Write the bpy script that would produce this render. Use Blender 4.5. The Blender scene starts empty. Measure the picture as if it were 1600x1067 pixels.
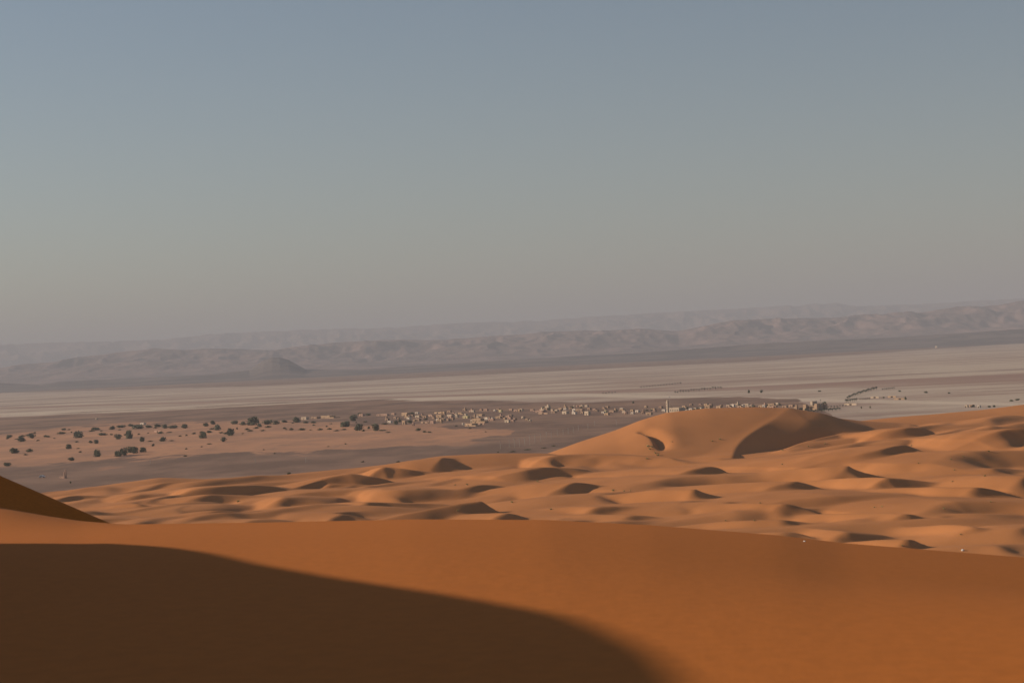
import bpy, bmesh, math, random
import numpy as np
from mathutils import Vector, Matrix

# ------------------------------------------------------------------ camera, sky, sun
W0, H0, FPX = 1600.0, 1067.0, 2986.0
EYE = 70.0
PITCH = math.radians(0.415)
ROLL = math.radians(-2.75)
SUN_AZ = math.radians(75)      # to the left of the view direction (+Y)
SUN_EL = math.radians(18)

scene = bpy.context.scene
cam_d = bpy.data.cameras.new("camera")
cam = bpy.data.objects.new("camera", cam_d)
scene.collection.objects.link(cam)
scene.camera = cam
cam_d.sensor_width = 36.0
cam_d.lens = 36.0 * FPX / W0
cam_d.clip_start = 0.5
cam_d.clip_end = 150000
RM = Matrix.Rotation(math.pi / 2 + PITCH, 3, 'X') @ Matrix.Rotation(ROLL, 3, 'Z')
cam.matrix_world = Matrix.Translation((0, 0, EYE)) @ RM.to_4x4()

world = bpy.data.worlds.new("World")
scene.world = world
world.use_nodes = True
wn = world.node_tree
wn.nodes.clear()
wo = wn.nodes.new("ShaderNodeOutputWorld")
bg = wn.nodes.new("ShaderNodeBackground")
sky = wn.nodes.new("ShaderNodeTexSky")
sky.sky_type = 'NISHITA'
sky.sun_disc = False
sky.sun_elevation = SUN_EL
sky.sun_rotation = -SUN_AZ
sky.air_density = 1.0
sky.dust_density = 1.0
sky.ozone_density = 1.0
sky.altitude = 700
bg.inputs[1].default_value = 0.066
wn.links.new(sky.outputs[0], bg.inputs[0])
wn.links.new(bg.outputs[0], wo.inputs[0])

sun_d = bpy.data.lights.new("sun", 'SUN')
sun_d.energy = 5.0
sun_d.angle = math.radians(0.5)
sun_d.color = (1.0, 0.84, 0.66)
sun = bpy.data.objects.new("sun", sun_d)
scene.collection.objects.link(sun)
S = Vector((-math.sin(SUN_AZ) * math.cos(SUN_EL), math.cos(SUN_AZ) * math.cos(SUN_EL), math.sin(SUN_EL)))
sun.rotation_euler = S.to_track_quat('Z', 'Y').to_euler()
sun.location = (-200, 60, 200)

vs = scene.view_settings
vs.view_transform = 'Standard'
vs.look = 'None'
vs.gamma = 1.0
vs.use_curve_mapping = False
vs.exposure = 0.22
scene.cycles.max_bounces = 6
scene.cycles.diffuse_bounces = 1
cam_d.dof.use_dof = True
cam_d.dof.focus_distance = 1500
cam_d.dof.aperture_fstop = 2.4
scene.cycles.volume_bounces = 1

HAZE_DENSITY = 6.2e-5
HAZE_COLOR = (0.505, 0.535, 0.60, 1)

# ------------------------------------------------------------------ projection helpers
def ray(px, py):
    v = RM @ Vector((px - W0 / 2, H0 / 2 - py, -FPX))
    return v / v.y
def at(px, py, z=0.0):
    """point at height z that the pixel of the photograph shows"""
    r = ray(px, py)
    t = (z - EYE) / r.z
    return Vector((r.x * t, t, z))
def atd(px, py, d):
    r = ray(px, py)
    return Vector((r.x * d, d, EYE + r.z * d))

# ------------------------------------------------------------------ noise
def vnoise(x, y, seed=0):
    rs = np.random.RandomState(seed)
    T = rs.rand(256, 256)
    xi = np.floor(x).astype(np.int64); yi = np.floor(y).astype(np.int64)
    fx = x - xi; fy = y - yi
    fx = fx * fx * fx * (fx * (fx * 6 - 15) + 10); fy = fy * fy * fy * (fy * (fy * 6 - 15) + 10)
    a = T[xi & 255, yi & 255]; b = T[(xi + 1) & 255, yi & 255]
    c = T[xi & 255, (yi + 1) & 255]; d = T[(xi + 1) & 255, (yi + 1) & 255]
    return (a * (1 - fx) + b * fx) * (1 - fy) + (c * (1 - fx) + d * fx) * fy
def fbm(x, y, o=4, seed=0, g=0.5):
    s = 0; a = 1; t = 0
    for i in range(o):
        s = s + a * vnoise(x * 2 ** i + 17.3 * i, y * 2 ** i + 5.1 * i, seed + i); t += a; a *= g
    return s / t
def sstep(a, b, x):
    t = np.clip((x - a) / (b - a), 0, 1)
    return t * t * (3 - 2 * t)
def smax(a, b, k):
    h = np.clip(0.5 + 0.5 * (a - b) / k, 0, 1)
    return b * (1 - h) + a * h + k * h * (1 - h)

# ------------------------------------------------------------------ mesh helpers
C = scene.collection
def grid_object(name, X, Y, Z, mat, attrs=None, kind='structure'):
    n, m = X.shape
    co = np.stack([X, Y, Z], -1).reshape(-1, 3).astype(np.float32)
    idx = np.arange(n * m).reshape(n, m)
    q = np.stack([idx[:-1, :-1], idx[:-1, 1:], idx[1:, 1:], idx[1:, :-1]], -1).reshape(-1, 4)
    me = bpy.data.meshes.new(name)
    me.vertices.add(len(co)); me.vertices.foreach_set("co", co.ravel())
    me.loops.add(q.size); me.loops.foreach_set("vertex_index", q.ravel().astype(np.int32))
    me.polygons.add(len(q))
    me.polygons.foreach_set("loop_start", np.arange(0, q.size, 4, dtype=np.int32))
    me.polygons.foreach_set("loop_total", np.full(len(q), 4, dtype=np.int32))
    me.polygons.foreach_set("use_smooth", np.ones(len(q), dtype=bool))
    me.update(calc_edges=True)
    for k, v in (attrs or {}).items():
        at_ = me.attributes.new(k, 'FLOAT', 'POINT')
        at_.data.foreach_set("value", v.reshape(-1).astype(np.float32))
    me.materials.append(mat)
    o = bpy.data.objects.new(name, me)
    C.objects.link(o)
    if kind: o['kind'] = kind
    return o

# ------------------------------------------------------------------ materials
def newmat(name, rough=0.95):
    m = bpy.data.materials.new(name); m.use_nodes = True
    b = m.node_tree.nodes["Principled BSDF"]
    b.inputs["Roughness"].default_value = rough
    b.inputs["Specular IOR Level"].default_value = 0.1
    return m, m.node_tree, b
def N(t, ty, **k):
    n = t.nodes.new(ty)
    for a, v in k.items(): setattr(n, a, v)
    return n
def noise_node(t, scale, detail=4, vec=None, rough=0.55):
    n = N(t, "ShaderNodeTexNoise"); n.inputs["Scale"].default_value = scale
    n.inputs["Detail"].default_value = detail; n.inputs["Roughness"].default_value = rough
    if vec is not None: t.links.new(vec, n.inputs["Vector"])
    return n.outputs["Fac"]
def mixc(t, fac, a, b):
    n = N(t, "ShaderNodeMix", data_type='RGBA')
    for s, v in ((n.inputs[0], fac), (n.inputs[6], a), (n.inputs[7], b)):
        if isinstance(v, (tuple, list)): s.default_value = (*v[:3], 1)
        elif isinstance(v, (int, float)): s.default_value = v
        else: t.links.new(v, s)
    return n.outputs[2]
def maprange(t, v, a, b, c=0, d=1):
    n = N(t, "ShaderNodeMapRange"); n.interpolation_type = 'SMOOTHSTEP'
    t.links.new(v, n.inputs[0])
    for i, x in zip((1, 2, 3, 4), (a, b, c, d)): n.inputs[i].default_value = x
    return n.outputs[0]
def geopos(t):
    return N(t, "ShaderNodeNewGeometry").outputs["Position"]
def mathn(t, op, a, b):
    n = N(t, "ShaderNodeMath", operation=op)
    for s, v in ((n.inputs[0], a), (n.inputs[1], b)):
        if isinstance(v, (int, float)): s.default_value = v
        else: t.links.new(v, s)
    return n.outputs[0]

def sand_material(name, c1, c2, ripple=0.0):
    m, t, b = newmat(name)
    p = geopos(t)
    f = maprange(t, noise_node(t, 0.012, 5, p), 0.35, 0.65)
    col = mixc(t, f, c1, c2)
    f2 = maprange(t, noise_node(t, 6.0, 3, p), 0.3, 0.7, 0.94, 1.05)
    mm = N(t, "ShaderNodeVectorMath", operation='SCALE'); t.links.new(col, mm.inputs[0]); t.links.new(f2, mm.inputs["Scale"])
    t.links.new(mm.outputs[0], b.inputs["Base Color"])
    if ripple:
        sc = N(t, "ShaderNodeVectorMath", operation='MULTIPLY'); t.links.new(p, sc.inputs[0]); sc.inputs[1].default_value = (5.5, 1.6, 1)
        bp = N(t, "ShaderNodeBump"); bp.inputs["Strength"].default_value = ripple; bp.inputs["Distance"].default_value = 0.03
        t.links.new(noise_node(t, 1.0, 4, sc.outputs[0]), bp.inputs["Height"]); t.links.new(bp.outputs[0], b.inputs["Normal"])
    return m
M_SAND = sand_material("dune_sand", (0.55, 0.222, 0.076), (0.48, 0.192, 0.065))
M_FORE = sand_material("near_sand", (0.56, 0.172, 0.029), (0.51, 0.156, 0.025), 0.2)

# ------------------------------------------------------------------ the dune the photographer stands on
ax = np.array([math.sin(SUN_AZ), -math.cos(SUN_AZ)])     # away from the sun
bx_ = np.array([math.cos(SUN_AZ), math.sin(SUN_AZ)])     # across the light
HZ = lambda px: 555.0 + (800 - px) * 0.048
apron_px = [-900, -200, 0, 60, 110, 180, 181]
apron_dy = [90, 54, 28, 16, 8, 0, 0]
sky_px = np.array([-900, -200, 0, 60, 110, 180, 400, 640, 840, 1000, 1200, 1300, 1450, 1600, 1900, 2600])
sky_py = np.array([850, 826, 822, 821, 821, 819, 816, 811, 812, 820, 836, 848, 860, 872, 895, 950.0])
YT = 62.0
EYEH = 1.7
def fore_base(x, y):
    yy = np.maximum(y, 1.0)
    ratio = np.clip(x / yy, -1.2, 1.2)
    px = 800 + FPX * ratio
    th = (np.interp(px, sky_px, sky_py) - HZ(px)) / FPX
    th = th - np.interp(px, apron_px, apron_dy) / FPX * sstep(40, 62, y)
    q = sstep(8, 30, y)
    th = th * q + 0.087 * (1 - q)
    k = EYEH / YT ** 2
    s = th - 2 * EYEH / YT
    d = EYEH + s * y + k * y * y
    # beyond the brink the sand falls at its angle of repose
    over = np.maximum(y - YT - 3, 0)
    d = d + 0.56 * (np.sqrt(over ** 2 + 9) - 3)
    return EYE - d
def fore_point(px, py):
    r = ray(px, py)
    lo = 6.0; hi = YT
    f = lambda y: (EYE + r.z * y) - float(fore_base(np.array([r.x * y]), np.array([y]))[0])
    ys = np.linspace(6, YT, 800)
    v = [f(y) for y in ys]
    for a in range(len(ys) - 1):
        if v[a] > 0 >= v[a + 1]: return np.array([r.x * ys[a], ys[a], EYE + r.z * ys[a]])
    return np.array([r.x * ys[-1], ys[-1], EYE + r.z * ys[-1]])
edge_px = [(1020, 1100), (1002, 1050), (974, 1020), (922, 992), (850, 962), (700, 934), (500, 903), (380, 881), (310, 864), (240, 854), (150, 849), (60, 850), (0, 853)]
eb = np.array([fore_point(*p) for p in edge_px])
eu = eb[:, 0] * ax[0] + eb[:, 1] * ax[1]
ew = eb[:, 0] * bx_[0] + eb[:, 1] * bx_[1]
def uc_(w): return -20.0 - 12.0 * np.clip((w - 12) / 21.0, -0.5, 1.3)
ez = eb[:, 2] + (eu - uc_(ew)) * math.tan(SUN_EL)
kept = [0]
for i_ in range(1, len(ew)):
    if ew[i_] > ew[kept[-1]] + 0.2: kept.append(i_)
ew, ez = ew[kept], ez[kept]
def fore_height(x, y):
    h = fore_base(x, y)
    # slipface dune at the left edge
    p0 = atd(180, 820, 76.0)
    gx, gy = -0.50, 0.30
    face = p0.z + gx * (x - p0.x) + gy * (y - p0.y)
    back = p0.z + gx * (x - p0.x) * 0.98 - 0.35 * (y - p0.y)
    slip = np.minimum(face, back)
    slip = np.minimum(slip, EYE + 6.0)
    h = np.maximum(h, np.where(x < p0.x + 2, slip, -1e3))
    # high crest to the left of the camera whose shadow crosses the foreground
    u = x * ax[0] + y * ax[1]; w = x * bx_[0] + y * bx_[1]
    zc = sum(np.interp(w + k_, ew, ez) for k_ in (-.4, -.2, 0, 0.2, .4)) / 5
    ov = np.maximum(w - ew[-1], 0)
    zc = zc - ov * 2.5
    zc = zc - np.maximum(ew[0] - w - 15, 0) * 0.15
    UC = uc_(w)
    r = np.sqrt((u - UC) ** 2 + 0.5) - 0.7
    rid = zc - np.where(u > UC, 0.52, 0.30) * r
    return np.maximum(h, rid)
ys = np.concatenate([np.linspace(-60, 2, 63)[:-1], np.linspace(2, 90, 330), np.geomspace(92, 200, 50)])
xs = np.concatenate([-np.geomspace(34, 140, 60)[::-1], np.linspace(-33.5, 33.5, 270), np.geomspace(34, 140, 40)])
X, Y = np.meshgrid(xs, ys)
Z = fore_height(X, Y)
Z = np.maximum(Z, -3)
grid_object("foreground_dune", X, Y, Z, M_FORE)

# ------------------------------------------------------------------ dune field
xs = np.concatenate([-np.geomspace(402, 2500, 50)[::-1], np.arange(-400, 401, 1.3), np.geomspace(402, 2500, 50)])
ys = np.concatenate([np.linspace(120, 540, 60)[:-1], np.arange(540, 1480, 1.7), np.geomspace(1482, 2200, 20)])
X, Y = np.meshgrid(xs, ys)

def ridge_line(pts, Ln, Lf, h):
    """rounded ridge whose crest runs through the given photo points at given distances"""
    P = [atd(px, py, d) for px, py, d in pts]
    px_ = np.array([p.x for p in P]); o = np.argsort(px_)
    px_ = px_[o]; py_ = np.array([p.y for p in P])[o]; pz_ = np.array([p.z for p in P])[o]
    # smooth interpolation
    xx = np.linspace(px_[0], px_[-1], 400)
    zz = np.interp(xx, px_, pz_); yy = np.interp(xx, px_, py_)
    k = np.hanning(15); k /= k.sum()
    zz = np.convolve(np.pad(zz, 7, 'edge'), k, 'valid'); yy = np.convolve(np.pad(yy, 7, 'edge'), k, 'valid')
    zc = np.interp(X, xx, zz, left=-5, right=-5); yc = np.interp(X, xx, yy)
    dy = Y - yc
    L = np.where(dy < 0, Ln, Lf)
    g = -3 + (zc + 3) * np.exp(-(dy / L) ** 2)
    return smax(h, g, 1.5)

def crest_dune(xl, xa, xr, ya, z, h, az, W, curv=0.0, lee=0.62, soft=0.0):
    """dune with a sharp crest seen from pixel column xl over its apex (xa, ya) to xr: gentle flank
    towards the sun, slip face away from it; az: how far the crest, going away, leans right"""
    P = at(xa, ya, z)
    if h < 12: h *= 0.66; W *= 1.2; z -= 0.2 * h
    if curv == 0.0: curv = 0.35 + 0.9 * math.sin(xa * 0.37)
    az = az + 9 * math.sin(xa * 1.7)
    a = math.radians(az)
    cd = (math.sin(a), math.cos(a)); ld = (math.cos(a), -math.sin(a))
    sc_ = P.y / FPX / max(math.sin(a), 0.35)
    Ln = max((xa - xl) * sc_, 8) * 1.3; Lf = max((xr - xa) * sc_, 8) * 1.3
    dx = X - P.x + WX; dy = Y - P.y + WY
    v = dx * cd[0] + dy * cd[1]; u = dx * ld[0] + dy * ld[1]
    u = u - curv * v * v / 100.0
    L = np.where(v < 0, Ln, Lf)
    tv = np.abs(v) / L
    rr_ = random.Random(int(xa * 7 + ya))
    q = np.clip(1 - tv ** rr_.choice((1.0, 1.15, 1.4, 1.8)), 0, 1)
    if not soft and rr_.random() < 0.4 and h < 6: soft = rr_.uniform(1.5, 4)
    Hc = h * q
    wd = np.clip(-u / W, 0, 1.3)
    wind = Hc * (1 - sstep(0, 1, wd)) - 2.5 * wd * wd - 0.15 * np.maximum(-u - W, 0)
    if (xa, ya) not in SHARP: lee = lee * (0.30 + 0.70 * np.exp(-((v / L + 0.05) / 0.42) ** 2))
    if soft: uu = np.sqrt(np.maximum(u, 0) ** 2 + soft ** 2) - soft
    else: uu = u
    f = np.where(u < 0, wind, Hc - lee * uu)
    return (z - h) + f - 0.25 * L * np.maximum(tv - 0.95, 0) - 1.2 * tv ** 2

SHARP = {(337, 757), (548, 738), (600, 729), (752, 779), (1405, 667), (1420, 838)}
WX = 9 * (fbm(X / 45, Y / 45, 3, 301) - 0.5) * 2
WY = 9 * (fbm(X / 45, Y / 45, 3, 401) - 0.5) * 2
# general run of low dunes
wx = X + 60 * (fbm(X / 260, Y / 260, 3, 11) - 0.5) * 2
wy = Y + 60 * (fbm(X / 200, Y / 200, 3, 21) - 0.5) * 2
ph = wx / 190 - wy / 95 + 1.0 * fbm(X / 150, Y / 200, 2, 5)
fr = ph - np.floor(ph)
prof = np.where(fr < 0.68, sstep(0, 0.68, fr), 1 - sstep(0.68, 1.0, fr))
amp = 3.0 * sstep(0.30, 0.65, fbm(X / 110, Y / 110, 2, 31))
ph2 = wx / 60 + wy / 170 + 1.5 * fbm(X / 120, Y / 120, 2, 55)
fr2 = ph2 - np.floor(ph2)
prof2 = np.where(fr2 < 0.7, sstep(0, 0.7, fr2), 1 - sstep(0.7, 1.0, fr2))
amp2 = 1.3 * sstep(0.40, 0.7, fbm(X / 80, Y / 80, 2, 37))
ph3 = wx / 38 - wy / 60 + 1.2 * fbm(X / 60, Y / 60, 2, 77)
fr3 = ph3 - np.floor(ph3)
prof3 = np.where(fr3 < 0.7, sstep(0, 0.7, fr3), 1 - sstep(0.7, 1.0, fr3))
base = 3.0 + 4.0 * (fbm(X / 170, Y / 130, 2, 41) - 0.4) + amp * prof + amp2 * prof2 + 1.1 * sstep(0.45, 0.7, fbm(X / 50, Y / 90, 2, 91)) * prof3
base = base + 6 * sstep(100, 300, X) * sstep(800, 1200, Y)
h = base
# far skyline of the field
SK1 = [(-260, 800, 1040), (60, 772, 1080), (90, 768, 1120), (170, 757, 1130), (250, 746, 1140), (330, 749, 1150), (430, 743, 1150), (520, 734, 1150),
       (600, 728, 1160), (640, 720, 1160), (690, 712, 1170), (780, 708, 1170), (860, 708, 1170), (900, 716, 1150), (960, 722, 1100), (1100, 730, 1080)]
SK2 = [(820, 722, 1230), (860, 708, 1240), (900, 693, 1245), (960, 673, 1250), (1000, 657, 1250), (1040, 645, 1255), (1100, 638, 1260), (1180, 636, 1260),
       (1232, 637, 1260), (1260, 643, 1265), (1300, 652, 1270), (1340, 657, 1280), (1420, 662, 1290)]
SK3 = [(1200, 680, 1340), (1300, 662, 1350), (1350, 657, 1350), (1400, 652, 1350), (1450, 648, 1350), (1540, 640, 1350), (1600, 632, 1350), (1750, 622, 1350), (2100, 640, 1350)]
edge_y = np.interp(X, [-2500, -330, -240, -80, 0, 60, 110, 2500], [1100, 1110, 1170, 1190, 1200, 1230, 1330, 1400])
inside = sstep(0, 60, edge_y - Y) * sstep(0, 200, X + 700)
h = h * inside - 3.0 * (1 - inside)
h = ridge_line(SK1, 60, 30, h)
h = ridge_line(SK2, 105, 60, h)
h = ridge_line(SK3, 95, 60, h)

D = [ # xl, xa, xr, ya, z, h, az, W, curv
 (296, 337, 430, 757, 11, 7, 64, 80),
 (460, 548, 592, 738, 11, 6, 66, 60),
 (582, 600, 664, 729, 11, 6, 60, 50),
 (690, 706, 735, 713, 12, 6, 15, 70),
 (850, 870, 995, 711, 11, 2.6, 70, 50),
 (792, 845, 905, 730, 11, 3, 66, 60),
 (712, 760, 805, 756, 9, 2.5, 66, 60),
 (604, 618, 720, 762, 10, 5, 55, 70),
 (740, 752, 775, 779, 11, 6.5, -32, 60),
 (868, 905, 940, 752, 11, 6, 52, 70),
 (892, 922, 1000, 792, 9, 4, 60, 60),
 (748, 770, 792, 801, 8, 3, 50, 50),
 (322, 347, 368, 793, 10, 8, 28, 55, 0.4),
 (545, 562, 645, 784, 9, 4.5, 45, 70),
 (1055, 1105, 1118, 727, 12, 4, 60, 80),
 (1052, 1075, 1104, 761, 12, 7, 50, 80, 0.3),
 (1190, 1233, 1242, 752, 11, 4, 55, 80),
 (1185, 1215, 1250, 787, 10, 4.5, 60, 80),
 (1312, 1333, 1350, 725, 13, 6, 45, 70, 0.3),
 (1290, 1412, 1442, 691, 17, 11, 58, 110, -0.1),
 (1345, 1380, 1450, 745, 12, 6, 60, 80),
 (1485, 1510, 1565, 759, 11, 4.5, 60, 80),
 (1370, 1405, 1452, 667, 16, 4, 66, 60),
 (1535, 1590, 1700, 667, 17, 6, 62, 80),
 (1370, 1392, 1418, 801, 9, 3, 64, 60),
 (1402, 1420, 1478, 838, 9, 7, 48, 60, 0.3),
 (1495, 1527, 1558, 822, 9, 4.5, 60, 60),
 (1275, 1320, 1365, 828, 8, 3, 66, 60),
 (1545, 1600, 1690, 741, 12, 4.5, 64, 70),
 (80, 125, 178, 772, 7, 4.5, 64, 50),
 (868, 905, 945, 811, 7, 2.5, 66, 50),
 (1420, 1500, 1640, 704, 14, 3, 66, 70, 0, 0.4, 5),
 (1150, 1290, 1400, 772, 10, 2.5, 66, 80, 0, 0.4, 5),
 (960, 1060, 1200, 744, 10, 2.5, 66, 80, 0, 0.4, 5),
 (1380, 1480, 1640, 781, 10, 3, 66, 80, 0, 0.4, 5),
 (400, 500, 640, 766, 8, 2, 66, 60, 0, 0.4, 5),
 (430, 455, 520, 775, 9, 3, 60, 60, 0, 0.5, 3),
]
rq = random.Random(4)
listed = [(q[1], q[3]) for q in D]
for k in range(90):
    xa_ = rq.uniform(150, 1650); top_ = float(np.interp(xa_, [100, 700, 900, 1250, 1600], [772, 728, 742, 725, 668])); bot_ = float(np.interp(xa_, [100, 900, 1600], [812, 812, 868]))
    ya_ = rq.uniform(top_, bot_); l_ = rq.uniform(10, 40); r__ = rq.uniform(10, 55)
    hh_ = rq.uniform(1.5, 3.0)
    if any(abs(xa_ - a_) < 60 and abs(ya_ - b_ - 4) < 11 for a_, b_ in listed): continue
    D.append((xa_ - l_, xa_, xa_ + r__, ya_, rq.uniform(6, 9), hh_, rq.uniform(15, 62), rq.uniform(25, 70), rq.uniform(-0.6, 1.6), rq.uniform(.35, .62), rq.choice((0, 0, 1.5, 3))))
for b_ in D:
    h = smax(h, crest_dune(*b_), 0.9)
def big_lee(h):
    """the big dune's crest that swings down towards the camera, with a hollow on its lee"""
    P = atd(1236, 638, 1262)
    a = math.radians(21); cd = (math.sin(a), math.cos(a)); ld = (math.cos(a), -math.sin(a))
    dx = X - P.x; dy = Y - P.y
    v = dx * cd[0] + dy * cd[1]; u = dx * ld[0] + dy * ld[1]
    t_ = np.clip(-v / 155.0, -0.3, 1.2)
    u = u + 3 * np.sin(np.clip(t_, 0, 1) * math.pi) - 5 * np.sin(np.clip(t_, 0, 1) * 2 * math.pi)
    tg = np.linspace(-0.3, 1.2, 60); tq = np.clip(tg, 0, 1)
    uo = -(3 * np.sin(tq * math.pi) - 5 * np.sin(tq * 2 * math.pi))
    cxg = P.x - tg * 155 * cd[0] + uo * ld[0]; cyg = P.y - tg * 155 * cd[1] + uo * ld[1]
    hg = np.array([h[np.searchsorted(ys, b_), np.searchsorted(xs, a_)] for a_, b_ in zip(cxg, cyg)])
    hg = np.maximum.accumulate(hg[::-1])[::-1]
    k5 = np.hanning(11); k5 /= k5.sum(); hg = np.convolve(np.pad(hg, 5, 'edge'), k5, 'valid')
    Hc = np.interp(t_, tg, hg) + 0.2 - 0.30 * np.maximum(v + 6, 0)
    lee = 0.19 + 0.36 * sstep(0.30, 0.62, t_)
    wind = Hc - 4 * (np.minimum(u, 0) / 60) ** 2 - 0.02 * np.maximum(-u, 0)
    drop = lee * u + 0.15 * (np.sqrt(np.maximum(u - 18, 0) ** 2 + 16) - 4)
    f = np.where(u < 0, wind, Hc - drop)
    f = f - 0.3 * np.maximum(t_ - 1, 0) * 155 - 30 * sstep(70, 170, -u)
    # cut the hollow: right of the crest the ground may not stand above the lee face
    m = (u > 0) & (u < 60) & (t_ > 0.1)
    cutv = np.maximum(Hc - drop, 4.5 + 11 * sstep(18, 60, u))
    w_ = sstep(0.05, 0.2, t_) * (1 - sstep(0.85, 1.05, t_)) * sstep(0, 3, u) * (1 - sstep(45, 75, u))
    h2 = np.minimum(h, h * (1 - w_) + cutv * w_)
    return smax(h2, f, 0.8)
h = big_lee(h)
# the small curved hollow on the big dune's left flank
P0 = atd(996, 686, 1200); P1 = atd(1022, 717, 1160)
dd = np.array([P1.x - P0.x, P1.y - P0.y]); LL = np.hypot(*dd); dd /= LL
v_ = (X - P0.x) * dd[0] + (Y - P0.y) * dd[1]; u_ = -((X - P0.x) * dd[1] - (Y - P0.y) * dd[0]) - 2.5 * np.sin(np.clip(v_ / LL, 0, 1) * math.pi)
h = h + 1.0 * np.exp(-(np.minimum(u_, 0) / 14) ** 2) * (u_ <= 0) * sstep(-12, 8, v_) * (1 - sstep(LL - 6, LL + 12, v_)) \
      + (u_ > 0) * (1.0 - 3.6 * sstep(0, 4, u_) * np.exp(-(np.maximum(u_ - 4, 0) / 6) ** 2) - 1.0 * sstep(5, 30, u_)) * sstep(-12, 8, v_) * (1 - sstep(LL - 6, LL + 12, v_))
h = h + 0.4 * (fbm(X / 25, Y / 25, 3, 61) - 0.5)
DUNE_H = h
DXS, DYS = xs, ys
grid_object("dune_field", X, Y, h, M_SAND)

# ------------------------------------------------------------------ plain
r_ = np.concatenate([np.geomspace(250, 900, 20)[:-1], 70 * FPX / np.arange(230, 16, -0.7), np.geomspace(14000, 90000, 20)])
a_ = np.concatenate([np.linspace(-1.3, -0.4, 30)[:-1], np.linspace(-0.4, 0.4, 620), np.linspace(0.4, 1.3, 30)[1:]])
Rr, Aa = np.meshgrid(r_, a_, indexing='ij')
X = Rr * Aa; Y = Rr
PX = 800 + FPX * Aa; PY = HZ(PX) + FPX * EYE / Rr
def band(py_at, soft):  # rises from 0 above the line to 1 below it
    xs_, ys_ = zip(*py_at)
    d = PY - np.interp(PX, xs_, ys_)
    return 1 / (1 + np.exp(-np.clip(d / soft, -30, 30)))
pale_far = band([(0, 614), (400, 603), (800, 583), (1200, 563), (1600, 536)], 0.8)
pale_near = 1 - band([(0, 650), (240, 639), (440, 629), (600, 624), (700, 626), (800, 627), (900, 629), (1040, 621), (1150, 619), (1240, 624), (1290, 645), (1330, 690), (1600, 700)], 2.2)
pale = pale_far * pale_near
sandm = band([(-200, 685), (0, 677), (100, 669), (200, 661), (440, 657), (620, 664), (700, 667), (800, 672), (830, 700)], 3.0) * \
    (1 - band([(-200, 735), (0, 727), (200, 719), (300, 713), (440, 708), (640, 697), (720, 691), (790, 681), (800, 672), (820, 660)], 4.5))
pink = np.exp(-((PY - np.interp(PX, [0, 900, 1200, 1600], [637, 613, 606, 590])) / np.interp(PX, [0, 900, 1200, 1600], [2, 3, 6, 11])) ** 2)
light = np.exp(-((PY - np.interp(PX, [0, 400, 700, 900, 1600], [648, 633, 622, 617, 632])) / 4.0) ** 2)
grid_object("gravel_plain", X, Y, 0 * X, bpy.data.materials.new("tmp"), {"pale": pale, "sand": sandm, "pink": pink, "light": light})

mp, t, b = newmat("gravel_plain")
p = geopos(t)
def attr(name):
    n = N(t, "ShaderNodeAttribute"); n.attribute_name = name; return n.outputs["Fac"]
def stretched(sx, sy, detail=5, rough=0.62):
    sc = N(t, "ShaderNodeVectorMath", operation='MULTIPLY'); t.links.new(p, sc.inputs[0]); sc.inputs[1].default_value = (sx, sy, 1)
    return noise_node(t, 1.0, detail, sc.outputs[0], rough)
big = stretched(0.0011, 0.0016, 7)
wash = stretched(0.0016, 0.0038, 8, 0.68)
mid = stretched(0.014, 0.006, 6)
fine = stretched(0.035, 0.022, 4)
def push(a_, n_, k): return mathn(t, 'ADD', a_, mathn(t, 'MULTIPLY', mathn(t, 'SUBTRACT', n_, 0.5), k))
gravel = mixc(t, maprange(t, mid, 0.38, 0.62), (0.195, 0.120, 0.085), (0.29, 0.176, 0.122))
gravel = mixc(t, maprange(t, wash, 0.50, 0.64, 0, 0.6), gravel, (0.40, 0.24, 0.155))
palec = mixc(t, maprange(t, wash, 0.40, 0.60), (0.58, 0.455, 0.345), (0.40, 0.275, 0.21))
palec = mixc(t, maprange(t, big, 0.55, 0.68, 0, 0.6), palec, (0.26, 0.18, 0.145))
palec = mixc(t, maprange(t, push(attr("pink"), wash, 1.6), 0.4, 0.9, 0, 0.75), palec, (0.34, 0.205, 0.155))
palec = mixc(t, maprange(t, push(attr("light"), wash, 1.6), 0.5, 0.9, 0, 0.7), palec, (0.70, 0.56, 0.42))
palec = mixc(t, maprange(t, fine, 0.60, 0.72, 0, 0.5), palec, (0.22, 0.155, 0.12))
sandc = mixc(t, maprange(t, mid, 0.35, 0.68), (0.56, 0.28, 0.155), (0.39, 0.21, 0.13))
sandc = mixc(t, maprange(t, fine, 0.56, 0.70, 0, 0.5), sandc, (0.24, 0.15, 0.105))
fs = maprange(t, push(attr("sand"), mid, 2.6), 0.42, 0.62)
fp = maprange(t, push(attr("pale"), wash, 2.4), 0.40, 0.58)
col = mixc(t, fs, gravel, sandc)
col = mixc(t, fp, col, palec)
t.links.new(col, b.inputs["Base Color"])
bpy.data.objects["gravel_plain"].data.materials[0] = mp

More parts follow.
